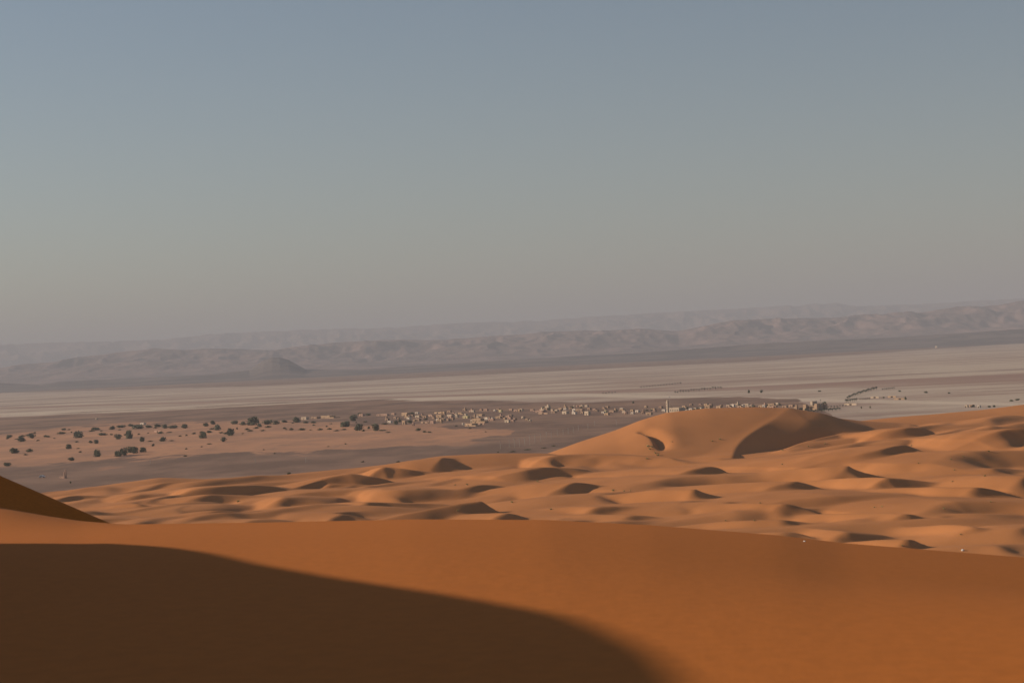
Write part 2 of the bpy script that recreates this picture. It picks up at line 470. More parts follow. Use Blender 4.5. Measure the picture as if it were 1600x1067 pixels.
# ------------------------------------------------------------------ mountains
def rock_material(name, c1, c2):
    m, t, b = newmat(name)
    p = geopos(t)
    t.links.new(mixc(t, maprange(t, noise_node(t, 0.002, 6, p), 0.4, 0.6), c1, c2), b.inputs["Base Color"])
    return m
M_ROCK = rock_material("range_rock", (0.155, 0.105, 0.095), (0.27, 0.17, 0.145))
def mountain(name, line, d0, d1, base_py, seed, rough, nrow=110, mat=None):
    """a range whose skyline runs through the photo points; d0 foot, d1 crest distance"""
    lx, ly = zip(*line)
    a = np.linspace(-0.36, 0.36, 1250)
    tt = np.concatenate([np.linspace(0, 1, nrow), np.linspace(1.03, 1.5, 18)])
    A, T = np.meshgrid(a, tt)
    D = d0 + (d1 - d0) * T
    px = 800 + FPX * A
    zc = EYE + (HZ(px) - np.interp(px, lx, ly)) / FPX * d1
    x = A * D
    rid = 1 - np.abs(2 * fbm(x / 1500, D / 2200, 5, seed, 0.55) - 1) * 2.2
    rid2 = 1 - np.abs(2 * fbm(x / 420, D / 1100, 4, seed + 9, 0.55) - 1) * 2
    env = 0.30 * sstep(0, 0.7, T) + 0.70 * sstep(0.40, 1, T)
    env = np.where(T > 1, 1 - (T - 1) * 1.2, env)
    m = (0.60 + 0.33 * rid + 0.18 * rid2 * rough)
    top = np.clip(1 - np.abs(T - 1) / 0.12, 0, 1)
    Z = zc * env * (m * (1 - top) + top * (1 + 0.03 * (rid2 - 0.5)))
    Z = np.where(T < 0.02, -5, Z)
    return grid_object(name, x, D, Z, mat or M_ROCK)
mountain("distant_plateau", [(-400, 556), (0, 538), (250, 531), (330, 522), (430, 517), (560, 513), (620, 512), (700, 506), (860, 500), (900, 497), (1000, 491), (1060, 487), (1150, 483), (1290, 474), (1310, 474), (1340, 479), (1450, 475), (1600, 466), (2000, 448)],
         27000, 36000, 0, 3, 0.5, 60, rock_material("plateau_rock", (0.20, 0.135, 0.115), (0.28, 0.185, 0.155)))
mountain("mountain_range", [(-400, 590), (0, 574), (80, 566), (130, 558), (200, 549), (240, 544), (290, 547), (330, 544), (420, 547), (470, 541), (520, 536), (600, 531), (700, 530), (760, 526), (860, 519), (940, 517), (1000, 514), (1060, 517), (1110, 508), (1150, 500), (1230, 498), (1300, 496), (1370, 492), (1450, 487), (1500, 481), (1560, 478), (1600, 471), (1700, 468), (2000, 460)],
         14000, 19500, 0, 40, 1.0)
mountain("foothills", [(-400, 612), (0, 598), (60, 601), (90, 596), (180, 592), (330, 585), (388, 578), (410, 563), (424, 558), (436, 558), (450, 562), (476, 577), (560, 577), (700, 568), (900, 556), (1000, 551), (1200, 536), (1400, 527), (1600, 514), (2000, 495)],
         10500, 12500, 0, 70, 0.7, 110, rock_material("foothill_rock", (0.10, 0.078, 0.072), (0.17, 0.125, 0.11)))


# ================================================================== things
# ------------------------------------------------------------------ heights of the ground
DX, DY, DH = DXS, DYS, DUNE_H
def dune_z(x, y):
    i = int(np.clip(np.searchsorted(DX, x) - 1, 0, len(DX) - 2)); j = int(np.clip(np.searchsorted(DY, y) - 1, 0, len(DY) - 2))
    fx = (x - DX[i]) / (DX[i + 1] - DX[i]); fy = (y - DY[j]) / (DY[j + 1] - DY[j])
    a = DH[j, i] * (1 - fx) + DH[j, i + 1] * fx; b = DH[j + 1, i] * (1 - fx) + DH[j + 1, i + 1] * fx
    return float(a * (1 - fy) + b * fy)
def on_dunes(px, py):
    """first dune point that the pixel of the photograph shows"""
    r = ray(px, py)
    y = 560.0
    while y < 1420:
        if EYE + r.z * y < dune_z(r.x * y, y): return Vector((r.x * y, y, dune_z(r.x * y, y)))
        y += 0.8
    return None

def empty(name, loc, rz=0.0, label=None, cat=None, group=None):
    o = bpy.data.objects.new(name, None); C.objects.link(o)
    o.location = loc; o.rotation_euler = (0, 0, rz); o.empty_display_size = 1
    tag(o, label, cat, group)
    return o
def tag(o, label=None, cat=None, group=None):
    if label: o['label'] = label
    if cat: o['category'] = cat
    if group: o['group'] = group
    return o
def plain(name, c, rough=0.9, var=0.12, scale=0.6):
    m, t, b = newmat(name, rough)
    tc = N(t, "ShaderNodeTexCoord").outputs["Object"]
    f = maprange(t, noise_node(t, scale, 4, tc), 0.3, 0.7)
    t.links.new(mixc(t, f, tuple(x * (1 - var) for x in c), tuple(min(1, x * (1 + var)) for x in c)), b.inputs["Base Color"])
    return m
M = {
 'ochre': plain("ochre_mud_plaster", (0.46, 0.31, 0.20)), 'pink': plain("pink_mud_plaster", (0.42, 0.27, 0.205)),
 'pale': plain("pale_lime_plaster", (0.54, 0.42, 0.31)), 'white': plain("white_lime_wash", (0.60, 0.50, 0.41)),
 'brown': plain("brown_mud_brick", (0.36, 0.24, 0.17)), 'yellow': plain("yellow_plaster", (0.56, 0.46, 0.26)),
 'roof': plain("packed_earth_roof", (0.30, 0.21, 0.15)), 'door': plain("dark_wood", (0.06, 0.04, 0.03)), 'glass': plain("dark_opening", (0.03, 0.03, 0.03), 0.4),
 'pole': plain("pale_concrete_pole", (0.42, 0.36, 0.30)), 'metal': plain("grey_metal", (0.35, 0.35, 0.35), 0.4),
 'leaf': plain("tamarisk_foliage", (0.19, 0.20, 0.13), 0.8, 0.35, 0.9), 'leaf2': plain("acacia_foliage", (0.16, 0.16, 0.085), 0.8, 0.4, 0.9),
 'palm': plain("palm_foliage", (0.085, 0.105, 0.075), 0.8, 0.4, 0.9), 'bark': plain("grey_brown_bark", (0.13, 0.09, 0.065)),
 'grass': plain("dry_desert_grass", (0.50, 0.40, 0.17), 0.9, 0.3, 2.0), 'car': plain("white_car_paint", (0.8, 0.8, 0.78), 0.35, 0.03), 'tyre': plain("black_rubber", (0.02, 0.02, 0.02)),
 'stone': plain("white_stone", (0.86, 0.82, 0.76), 0.7),
}
def mesh_obj(name, verts, faces, mat, parent=None, smooth=False):
    me = bpy.data.meshes.new(name); me.from_pydata(verts, [], faces); me.update()
    if smooth: me.polygons.foreach_set("use_smooth", [True] * len(me.polygons))
    me.materials.append(mat)
    o = bpy.data.objects.new(name, me); C.objects.link(o)
    if parent: o.parent = parent
    return o
def box(x0, x1, y0, y1, z0, z1, V, F, taper=0.0):
    n = len(V); t = taper
    V += [(x0, y0, z0), (x1, y0, z0), (x1, y1, z0), (x0, y1, z0), (x0 + t, y0 + t, z1), (x1 - t, y0 + t, z1), (x1 - t, y1 - t, z1), (x0 + t, y1 - t, z1)]
    F += [(n, n + 3, n + 2, n + 1), (n + 4, n + 5, n + 6, n + 7), (n, n + 1, n + 5, n + 4), (n + 1, n + 2, n + 6, n + 5), (n + 2, n + 3, n + 7, n + 6), (n + 3, n, n + 4, n + 7)]
def boxes(name, L, mat, parent=None):
    V = []; F = []
    for b in L: box(*b[:6], V, F, *(b[6:7]))
    return mesh_obj(name, V, F, mat, parent)
def tube(name, pts, radii, mat, parent=None, n=7):
    V = []; F = []
    for (p, r) in zip(pts, radii):
        for k in range(n):
            a = 2 * math.pi * k / n
            V.append((p[0] + r * math.cos(a), p[1] + r * math.sin(a), p[2]))
    for s_ in range(len(pts) - 1):
        for k in range(n):
            a = s_ * n + k; b = s_ * n + (k + 1) % n
            F.append((a, b, b + n, a + n))
    F.append(tuple(range((len(pts) - 1) * n, len(pts) * n)))
    return mesh_obj(name, V, F, mat, parent, True)
rnd = random.Random(7)

# ------------------------------------------------------------------ village houses
def house(name, x0, x1, ytop, ybase, col, label, group, kind='plain', yaw=None):
    P = at((x0 + x1) / 2, ybase)
    sc = P.y / FPX
    wpx = (x1 - x0); H = max((ybase - ytop) * sc * 0.76 - 0.5, 1.9)
    yaw = yaw if yaw is not None else -rnd.uniform(42, 56)
    a = math.radians(-yaw)
    asp = 0.5 if kind != 'wall' else 0.06
    Wd = wpx * sc / (math.cos(a) + asp * math.sin(a)) * 1.12; Dp = max(Wd * asp, 1.0)
    if Dp < 3.0 and kind != 'wall': Dp = min(3.0, Wd)
    root = empty(name, (P.x, P.y + Dp * 0.3, -0.05), math.radians(yaw), label, 'house' if kind not in ('wall', 'tower') else ('wall' if kind == 'wall' else 'tower'), group)
    m = M[col]; hw, hd = Wd / 2, Dp / 2
    if kind == 'wall':
        boxes('wall', [(-hw, hw, -hd, hd, 0, H)], m, root); boxes('gate', [(-1.5, 1.5, -hd - 0.06, -hd + 0.2, 0, H * 0.8)], M['door'], root)
        return root
    boxes('wall', [(-hw, hw, -hd, hd, 0, H)], m, root)
    t = 0.35
    boxes('parapet', [(-hw, hw, -hd, -hd + t, H, H + 0.5), (-hw, hw, hd - t, hd, H, H + 0.5), (-hw, -hw + t, -hd + t, hd - t, H, H + 0.5), (hw - t, hw, -hd + t, hd - t, H, H + 0.5)], m, root)
    boxes('roof', [(-hw + t, hw - t, -hd + t, hd - t, H + 0.004, H + 0.12)], M['roof'], root)
    dx = rnd.uniform(-0.3, 0.3) * hw
    boxes('door', [(dx - 0.6, dx + 0.6, -hd - 0.05, -hd + 0.1, 0.05, min(2.2, H * .75))], M['door'], root)
    n = int(Wd // 3.2)
    win = None
    for k in range(n):
        wx_ = -hw + Wd * (k + 0.5) / n
        if abs(wx_ - dx) < 1.4: continue
        o = boxes('window', [(-0.45, 0.45, -0.05, 0.1, 0, 0.9)], M['glass'], root) if win is None else win.copy()
        if win is not None: C.objects.link(o); o.parent = root
        win = win or o
        o.location = (wx_, -hd, H * 0.45)
    if kind == 'upper':
        s_ = rnd.choice((-1, 1)); a0, a1 = (-hw * .8, -hw * .1) if s_ < 0 else (hw * .1, hw * .8)
        boxes('upper_room', [(a0, a1, -hd * .7, hd * .7, H + 0.13, H + 2.6)], m, root)
    if kind == 'yard':
        boxes('yard_wall', [(hw, hw + Wd * .5, -hd, -hd + .4, 0, H * .45), (hw + Wd * .5 - .4, hw + Wd * .5, -hd + .4, hd, 0, H * .45)], m, root)
    return root
ORD = ['first', 'second', 'third', 'fourth', 'fifth', 'sixth', 'seventh', 'eighth', 'ninth', 'tenth', 'eleventh', 'twelfth', 'thirteenth', 'fourteenth', 'fifteenth', 'sixteenth', 'seventeenth', 'eighteenth', 'nineteenth', 'twentieth',
       'twenty-first', 'twenty-second', 'twenty-third', 'twenty-fourth', 'twenty-fifth', 'twenty-sixth', 'twenty-seventh', 'twenty-eighth', 'twenty-ninth', 'thirtieth', 'thirty-first', 'thirty-second', 'thirty-third', 'thirty-fourth', 'thirty-fifth', 'thirty-sixth']
ONES = ['', 'first', 'second', 'third', 'fourth', 'fifth', 'sixth', 'seventh', 'eighth', 'ninth']
TENS = {3: ('thirty', 'thirtieth'), 4: ('forty', 'fortieth'), 5: ('fifty', 'fiftieth'), 6: ('sixty', 'sixtieth'), 7: ('seventy', 'seventieth'), 8: ('eighty', 'eightieth'), 9: ('ninety', 'ninetieth')}
def ordw(n):
    if n <= 36: return ORD[n - 1]
    t_, o_ = divmod(n, 10)
    if n > 99: return 'hundred-and-' + (ordw(n - 100) if n > 100 else 'zeroth')
    return TENS[t_][1] if o_ == 0 else TENS[t_][0] + '-' + ONES[o_]
CW = {'ochre': 'ochre', 'pink': 'pinkish', 'pale': 'pale tan', 'white': 'whitewashed', 'brown': 'brown mud-brick', 'yellow': 'yellowish'}
KW = {'plain': 'flat-roofed house', 'upper': 'two-level house', 'yard': 'walled-yard house', 'wall': 'long low wall', 'tower': 'square tower'}
VILLAGE = {
 'outlying houses left of the village': ('among outlying buildings left of the village', [
  (219, 228, 659.5, 663, 'white', 'plain'), (471, 482, 650, 655.5, 'pale', 'plain'), (486, 500, 650, 654, 'brown', 'plain'), (502, 523, 648, 653, 'ochre', 'yard'),
  (561, 570, 645.5, 650, 'pink', 'plain'), (589, 605, 646.5, 649.5, 'pink', 'plain'), (240, 253, 672, 675, 'pink', 'wall')]),
 'houses at the left end of the village': ('at the left end of the village', [
  (628, 641, 643, 649.5, 'ochre', 'plain'), (606, 613, 656.5, 660.5, 'white', 'plain'), (645, 647.5, 659, 665, 'pink', 'tower'), (629, 635, 655, 663, 'ochre', 'plain'),
  (636, 642, 651.5, 655, 'white', 'plain'), (649, 658, 648, 652, 'pale', 'plain'), (649, 658, 652.5, 657.5, 'brown', 'plain'), (669, 673, 657, 661, 'pink', 'plain'),
  (673, 680, 656, 662, 'pink', 'plain'), (600, 608, 646, 649.5, 'pink', 'plain'), (649, 655, 643.5, 646.5, 'white', 'plain'), (658, 668, 658, 661, 'brown', 'wall'),
  (616, 622, 650, 654, 'pink', 'plain'), (642, 647, 647, 650.5, 'brown', 'plain'), (661, 668, 649, 652.5, 'brown', 'plain'), (671, 678, 647.5, 651, 'pink', 'plain'), (612, 619, 644.5, 648, 'pink', 'plain')]),
 'houses round the twin towers': ('in the cluster round the twin towers', [
  (682, 693, 646.5, 652.5, 'ochre', 'plain'), (689, 691.5, 641, 648, 'ochre', 'tower'), (692.5, 696.5, 641, 648, 'ochre', 'tower'), (699, 709.5, 646.5, 652, 'pale', 'plain'),
  (712, 716.5, 646, 652.5, 'pale', 'upper'), (682, 687.5, 653, 657.5, 'white', 'plain'), (688, 691.5, 652.5, 661, 'ochre', 'plain'), (691, 698, 652, 656.5, 'pale', 'plain'),
  (679, 689, 643, 646, 'ochre', 'wall'), (699, 706, 640.5, 644, 'brown', 'plain'), (698, 703, 654.5, 657.5, 'brown', 'plain'), (704, 710, 653.5, 656, 'brown', 'plain')]),
 'houses in the middle of the village': ('in the middle of the village', [
  (723.5, 733.5, 648.5, 653.5, 'yellow', 'plain'), (726, 730, 645.5, 649.5, 'pale', 'plain'), (736.5, 742, 639.5, 644, 'pale', 'plain'), (756, 763, 637.5, 642, 'pink', 'plain'),
  (772, 775.5, 639, 642.5, 'white', 'plain'), (780, 785.5, 639, 644, 'yellow', 'plain'), (796, 802, 637.5, 641.5, 'pink', 'plain'), (803, 810, 639, 643, 'pink', 'plain'),
  (810, 814, 638, 643.5, 'ochre', 'plain'), (814, 817.5, 637, 642, 'pale', 'plain'), (739, 756, 651, 661, 'ochre', 'yard'), (727, 745, 660, 665.5, 'ochre', 'yard'),
  (745, 749.5, 649, 653.5, 'white', 'plain'), (745, 757, 646.5, 650, 'ochre', 'plain'), (756, 765.5, 652.5, 655.5, 'white', 'plain'), (767.5, 771.5, 652.5, 655.5, 'white', 'plain'),
  (775, 784.5, 649.5, 653.5, 'ochre', 'plain'), (789, 797.5, 654.5, 660, 'pale', 'plain'), (793.5, 800.5, 650, 655, 'pink', 'upper'), (798.5, 804.5, 654.5, 659, 'pink', 'plain'),
  (736, 739.5, 654, 660.5, 'pale', 'tower'), (827, 830, 655.5, 659, 'pale', 'plain'), (748, 757, 661, 663.5, 'pink', 'wall'), (722.5, 725.5, 661.5, 664.5, 'white', 'plain'), (816, 819.5, 651.5, 654, 'pale', 'plain')]),
 'houses left of the minaret': ('in the rows left of the minaret', [
  (837.5, 853, 640, 644, 'pink', 'plain'), (845, 852, 638, 643, 'pale', 'upper'), (851, 860, 633.5, 638, 'pale', 'upper'), (861.5, 866, 638.5, 642, 'pale', 'plain'),
  (865, 873.5, 640, 643, 'pale', 'plain'), (873, 880, 637, 640.5, 'ochre', 'plain'), (881, 886.5, 636.5, 640.5, 'white', 'plain'), (879, 888.5, 641, 646.5, 'pale', 'plain'),
  (895, 901, 638.5, 641.5, 'white', 'plain'), (894, 901.5, 642.5, 647, 'white', 'upper'), (896.5, 899, 632.5, 636, 'pale', 'plain'), (908.5, 911.5, 632, 635.5, 'pale', 'plain'),
  (914.5, 919.5, 631.5, 636, 'pale', 'plain'), (899, 908.5, 633, 635.5, 'pink', 'wall'), (914, 922.5, 640.5, 648.5, 'pale', 'plain'), (927, 932.5, 637.5, 641.5, 'pink', 'plain'),
  (945, 948.5, 639.5, 645, 'yellow', 'plain'), (940.5, 945.5, 642.5, 646, 'white', 'plain'), (945, 952.5, 644.5, 648.5, 'ochre', 'plain'), (969, 975.5, 636.5, 640.5, 'white', 'plain'),
  (973, 979, 641.5, 645.5, 'pale', 'plain'), (986.5, 991.5, 643, 647, 'white', 'plain'), (993.5, 999.5, 639.5, 644, 'white', 'plain'), (1010, 1019.5, 643, 648, 'ochre', 'plain'),
  (1021, 1025.5, 639.5, 643.5, 'pink', 'plain'), (903, 913, 639, 642, 'brown', 'plain'), (953, 962, 641, 644, 'brown', 'plain'), (842, 856, 645, 647, 'brown', 'wall')]),
 'houses behind the big dune': ('behind the crest of the big dune', [
  (1035, 1041, 638, 643, 'white', 'plain'), (1065, 1068.5, 637, 640.5, 'white', 'plain'), (1069, 1076, 639, 643.5, 'white', 'plain'), (1077, 1083, 637, 641, 'white', 'plain'),
  (1085, 1089, 636.5, 640, 'pale', 'plain'), (1093, 1098, 635.5, 639.5, 'white', 'plain'), (1102, 1111, 631, 638, 'ochre', 'plain'), (1120, 1128, 633, 637.5, 'ochre', 'plain'),
  (1136, 1141, 631, 635.5, 'white', 'plain'), (1142, 1149, 630, 635.5, 'white', 'plain'), (1150, 1155, 629, 634.5, 'pale', 'upper'), (1160, 1163, 630.5, 636, 'white', 'plain'),
  (1163, 1172, 629.5, 635, 'pale', 'plain'), (1172, 1176, 632, 636, 'pale', 'plain'), (1186, 1192, 632, 636.5, 'ochre', 'plain'), (1192, 1196.5, 631, 637, 'white', 'plain'),
  (1201, 1212, 629.5, 634, 'ochre', 'plain'), (1213, 1218, 628.5, 632.5, 'pale', 'plain'), (1242, 1247, 634, 640.5, 'ochre', 'upper'), (1204, 1211, 634.5, 638, 'pink', 'plain')]),
 'buildings on the pale flat beyond the right-hand dune': ('on the pale flat right of the kasbah', [
  (1389, 1399, 618.5, 621, 'ochre', 'wall'), (1322, 1337, 630.5, 633, 'pale', 'wall'), (1509, 1513, 632.5, 636.5, 'pale', 'plain'), (1528, 1532, 632.5, 637, 'white', 'plain'), (1516, 1522, 633, 636, 'brown', 'plain'),
  (1362, 1372, 619, 622, 'pale', 'wall'), (1399, 1414, 622.5, 624.5, 'ochre', 'wall')]),
}
def sizeword(w): return 'tiny' if w < 5 else ('small' if w < 9 else 'broad')
EXTRA = {'houses at the left end of the village': (600, 680, 647, 661, 9), 'houses round the twin towers': (680, 722, 645, 659, 5), 'houses in the middle of the village': (722, 832, 641, 659, 18),
         'houses left of the minaret': (836, 1034, 637, 647, 20), 'houses behind the big dune': (1065, 1235, 633, 638, 16)}
rx = random.Random(21)
for g_, (a_, b_, c_, d_, n_) in EXTRA.items():
    for k in range(n_):
        x_ = a_ + (b_ - a_) * (k + rx.uniform(.1, .9)) / n_; y_ = rx.uniform(c_, d_); w_ = rx.uniform(3, 8)
        VILLAGE[g_][1].append((x_, x_ + w_, y_ - rx.uniform(2.2, 3.8), y_, rx.choice(('brown', 'brown', 'pink', 'ochre')), rx.choice(('plain', 'plain', 'yard', 'upper'))))
for grp, (where, L) in VILLAGE.items():
    L = sorted(L, key=lambda q: q[0] + q[1])
    nk = {}
    for q in L: nk[q[4], q[5]] = nk.get((q[4], q[5]), 0) + 1
    seen = {}
    for i, (x0, x1, y0, y1, col, kind) in enumerate(L):
        k = (col, kind); seen[k] = seen.get(k, 0) + 1
        base_ = f"{CW[col]} {KW[kind]}"
        lab = f"{sizeword(x1 - x0)} {base_} {where}" if nk[k] == 1 else f"{base_}, {ORD[seen[k] - 1]} from left {where}"
        nm = {'wall': 'compound_wall', 'tower': 'mud_tower'}.get(kind, 'mud_house')
        house(nm, x0, x1, y0, y1, col, lab, grp, kind)

# mosque: minaret and prayer hall
P = at(1043.5, 645.5); sc_ = P.y / FPX
r0 = empty('minaret', (P.x, P.y, 0), math.radians(-50), "tall square pale minaret standing over the village beside the prayer hall", 'minaret')
w_ = 4.6 * sc_ / 2.9; hM = 20.5 * sc_
boxes('shaft', [(-w_, w_, -w_, w_, 0, hM * .84)], M['pale'], r0)
boxes('balcony', [(-w_ * 1.15, w_ * 1.15, -w_ * 1.15, w_ * 1.15, hM * .84 + .004, hM * .88)], M['pale'], r0)
boxes('lantern', [(-w_ * .55, w_ * .55, -w_ * .55, w_ * .55, hM * .88 + .004, hM)], M['pale'], r0)
tube('finial', [(0, 0, hM), (0, 0, hM + 1.6)], [0.12, 0.05], M['metal'], r0)
for k in range(3): boxes('window', [(-.3, .3, -w_ - .05, -w_ + .1, hM * (.25 + .2 * k), hM * (.25 + .2 * k) + 1.3)], M['glass'], r0)
P = at(1056, 644.5)
sc_ = P.y / FPX
r0 = empty('prayer_hall', (P.x, P.y, 0), math.radians(-44), "long yellowish flat-roofed prayer hall joined to the foot of the minaret", 'mosque')
W_ = 9.0 * sc_ / .72; H_ = 7.0 * sc_
boxes('wall', [(-W_, W_, -5, 5, 0, H_)], M['pale'], r0)
boxes('parapet', [(-W_, W_, -5, -4.6, H_, H_ + .6), (-W_, W_, 4.6, 5, H_, H_ + .6), (-W_, -W_ + .4, -4.6, 4.6, H_, H_ + .6), (W_ - .4, W_, -4.6, 4.6, H_, H_ + .6)], M['pale'], r0)
boxes('roof', [(-W_ + .4, W_ - .4, -4.6, 4.6, H_ + .004, H_ + .1)], M['roof'], r0)
for k in range(5): boxes('window', [(-W_ + 2.0 + k * (2 * W_ - 4) / 4 - .4, -W_ + 2.0 + k * (2 * W_ - 4) / 4 + .4, -5.05, -4.9, H_ * .4, H_ * .4 + 1.6)], M['glass'], r0)
boxes('door', [(-W_ + .4, -W_ + 1.5, -5.06, -4.9, 0, 2.5)], M['door'], r0)
# kasbah
P = at(1274, 640); sc_ = P.y / FPX
r0 = empty('kasbah', (P.x, P.y, 0), math.radians(-46), "large ochre kasbah with stepped towers and green garden, right of the big dune", 'kasbah')
W_ = 8.0 * sc_ / .75; H_ = 6.3 * sc_
boxes('wall', [(-W_, W_, -7, 7, 0, H_)], M['ochre'], r0)
boxes('roof', [(-W_ + .5, W_ - .5, -6.5, 6.5, H_ + .004, H_ + .15)], M['roof'], r0)
for sx in (-1, 1):
    for sy in (-1, 1): boxes('corner_tower', [(sx * W_ - 2, sx * W_ + 2, sy * 7 - 2, sy * 7 + 2, 0, H_ + 1.8, .3)], M['ochre'], r0)
boxes('upper_block', [(-W_ * .45, -W_ * .05, -4, 4, H_ + .2, H_ + 4.6)], M['pale'], r0)
boxes('upper_block', [(W_ * .35, W_ * .8, -4, 4, H_ + .2, H_ + 2.2)], M['ochre'], r0)
boxes('gate', [(-1.6, 1.6, -7.06, -6.8, 0, 3.6)], M['door'], r0)
for k in range(6):
    if k in (2, 3): continue
    xx = -W_ + 3.4 + k * (2 * W_ - 6.8) / 5; boxes('window', [(xx - .5, xx + .5, -7.06, -6.9, H_ * .5, H_ * .5 + 1.3)], M['glass'], r0)
def mast(name, px, ytop, ybase, label, cat, r=0.22):
    P = at(px, ybase); H = (ybase - ytop) * P.y / FPX
    r0 = empty(name, (P.x, P.y, 0), 0, label, cat)
    tube('pole', [(0, 0, 0), (0, 0, H)], [r, r * .5], M['pole'], r0)
    boxes('antenna', [(-.9, .9, -.08, .08, H - 1.2, H - 1.0), (-.6, .6, -.08, .08, H - .7, H - .5)], M['metal'], r0)
    return r0
mast('radio_mast', 1282.5, 623.5, 640, "thin pale mast rising from the right end of the ochre kasbah", 'mast', .35)
mast('radio_mast', 1047, 619, 636, "thin pale mast standing just right of the minaret top", 'mast', .3)

# ------------------------------------------------------------------ poles across the gravel
PO = [(782, 689, 702), (796, 687, 700), (804, 685, 699), (812, 684, 698), (820, 683, 696), (828, 680, 695), (836, 679, 692), (845, 677, 690), (854, 674.5, 684), (861.5, 674.5, 684), (871, 671, 681), (880, 670.5, 679),
      (888, 668.5, 678), (896, 666.5, 677), (904, 664.5, 673), (919, 661.5, 671), (929, 658, 665.5), (963, 656, 664), (235, 718, 725), (478, 714, 722), (399, 716, 723)]
proto_pole = None
for i, (px, yt, yb) in enumerate(PO):
    P = at(px, yb); H = (yb - yt) * P.y / FPX
    wh = f"{ORD[i]} from left in the row before the village" if i < 18 else ("standing alone on the gravel beyond the leftmost dunes" if i == 18 else ("standing alone on the gravel nearer the village" if i == 19 else "standing alone where the sand flat meets the gravel"))
    lab = f"slender pale utility pole, {wh}"
    if i == 17: lab = "slender pinkish utility pole by the flank of the big dune, apart from the row"
    if proto_pole is None:
        r0 = empty('utility_pole', (0, 0, 0)); tube('shaft', [(0, 0, 0), (0, 0, 7.0)], [0.17, 0.11], M['pole'], r0)
        boxes('crossarm', [(-.8, .8, -.1, .1, 6.3, 6.5)], M['pole'], r0); proto_pole = r0
    else:
        r0 = proto_pole.copy(); C.objects.link(r0)
        for ch in proto_pole.children: c = ch.copy(); C.objects.link(c); c.parent = r0
    r0.location = (P.x, P.y, 0); r0.scale = (1, 1, H / 7.0); r0.rotation_euler = (0, 0, rnd.uniform(0.3, 0.6))
    tag(r0, lab, 'pole', 'utility poles across the gravel plain' if i < 17 else 'lone utility poles')

# ------------------------------------------------------------------ trees
def crown_mesh(name, seed, n, leaf, flat=1.0, shape='round'):
    rs = np.random.RandomState(seed)
    lobes = [(rs.uniform(-.5, .5), rs.uniform(-.5, .5), rs.uniform(.22, .72), rs.uniform(.30, .48)) for _ in range(8)] + [(0, 0, .42, .52), (.25, .1, .2, .4), (-.3, -.1, .2, .4)]
    V = []; F = []
    for k in range(n):
        c = lobes[rs.randint(len(lobes))]
        d = rs.normal(size=3); d /= np.linalg.norm(d); rr = rs.uniform(.55, 1.0)
        p = np.array([c[0] + d[0] * c[3] * rr, c[1] + d[1] * c[3] * rr, c[2] + d[2] * c[3] * rr * .8])
        p[2] = max(p[2], 0.03); p[:2] *= 1.12 - 0.42 * max(p[2] - 0.2, 0) - 0.25 * max(0.15 - p[2], 0) / 0.15
        a = rs.normal(size=3); a /= np.linalg.norm(a); b = np.cross(a, rs.normal(size=3)); b /= np.linalg.norm(b)
        s = leaf * rs.uniform(.6, 1.4); m = len(V)
        for q in (-a * s, b * s * .7, a * s, -b * s * .7): V.append(tuple(p + q))
        F.append((m, m + 1, m + 2, m + 3))
    me = bpy.data.meshes.new(name); me.from_pydata(V, [], F); me.update()
    return me
CM = [crown_mesh('crown', 100 + k, 420, .11) for k in range(5)]
for me in CM: me.materials.append(M['leaf'])
CM2 = [crown_mesh('crown', 200 + k, 260, .12) for k in range(3)]
for me in CM2: me.materials.append(M['leaf2'])
def trunk_mesh():
    bm = bmesh.new(); me = bpy.data.meshes.new('trunk')
    for (dx, dy, h_) in ((0, 0, .6), (.22, .1, .55), (-.2, .15, .5), (.05, -.22, .5)):
        a = (0, 0, -.05); vs0 = [bm.verts.new((.05 * math.cos(q), .05 * math.sin(q), -.05)) for q in (0, 1.57, 3.14, 4.71)]
        vs1 = [bm.verts.new((dx + .02 * math.cos(q), dy + .02 * math.sin(q), h_)) for q in (0, 1.57, 3.14, 4.71)]
        for k in range(4): bm.faces.new((vs0[k], vs0[(k + 1) % 4], vs1[(k + 1) % 4], vs1[k]))
    bm.to_mesh(me); bm.free(); me.materials.append(M['bark']); return me
TM = trunk_mesh()
def tree(px, yb, w, h, label, group, name='tamarisk_tree', light=False, cat='tree'):
    P = at(px, yb); sc = P.y / FPX
    r0 = empty(name, (P.x, P.y, 0), rnd.uniform(0, 6.28), label, cat, group)
    W_ = w * sc / 1.75; H_ = h * sc / 1.12
    for nm, me in (('crown', (CM2 if light else CM)[rnd.randrange(3)]), ('trunk', TM)):
        o = bpy.data.objects.new(nm, me); C.objects.link(o); o.parent = r0; o.scale = (W_, W_, H_)
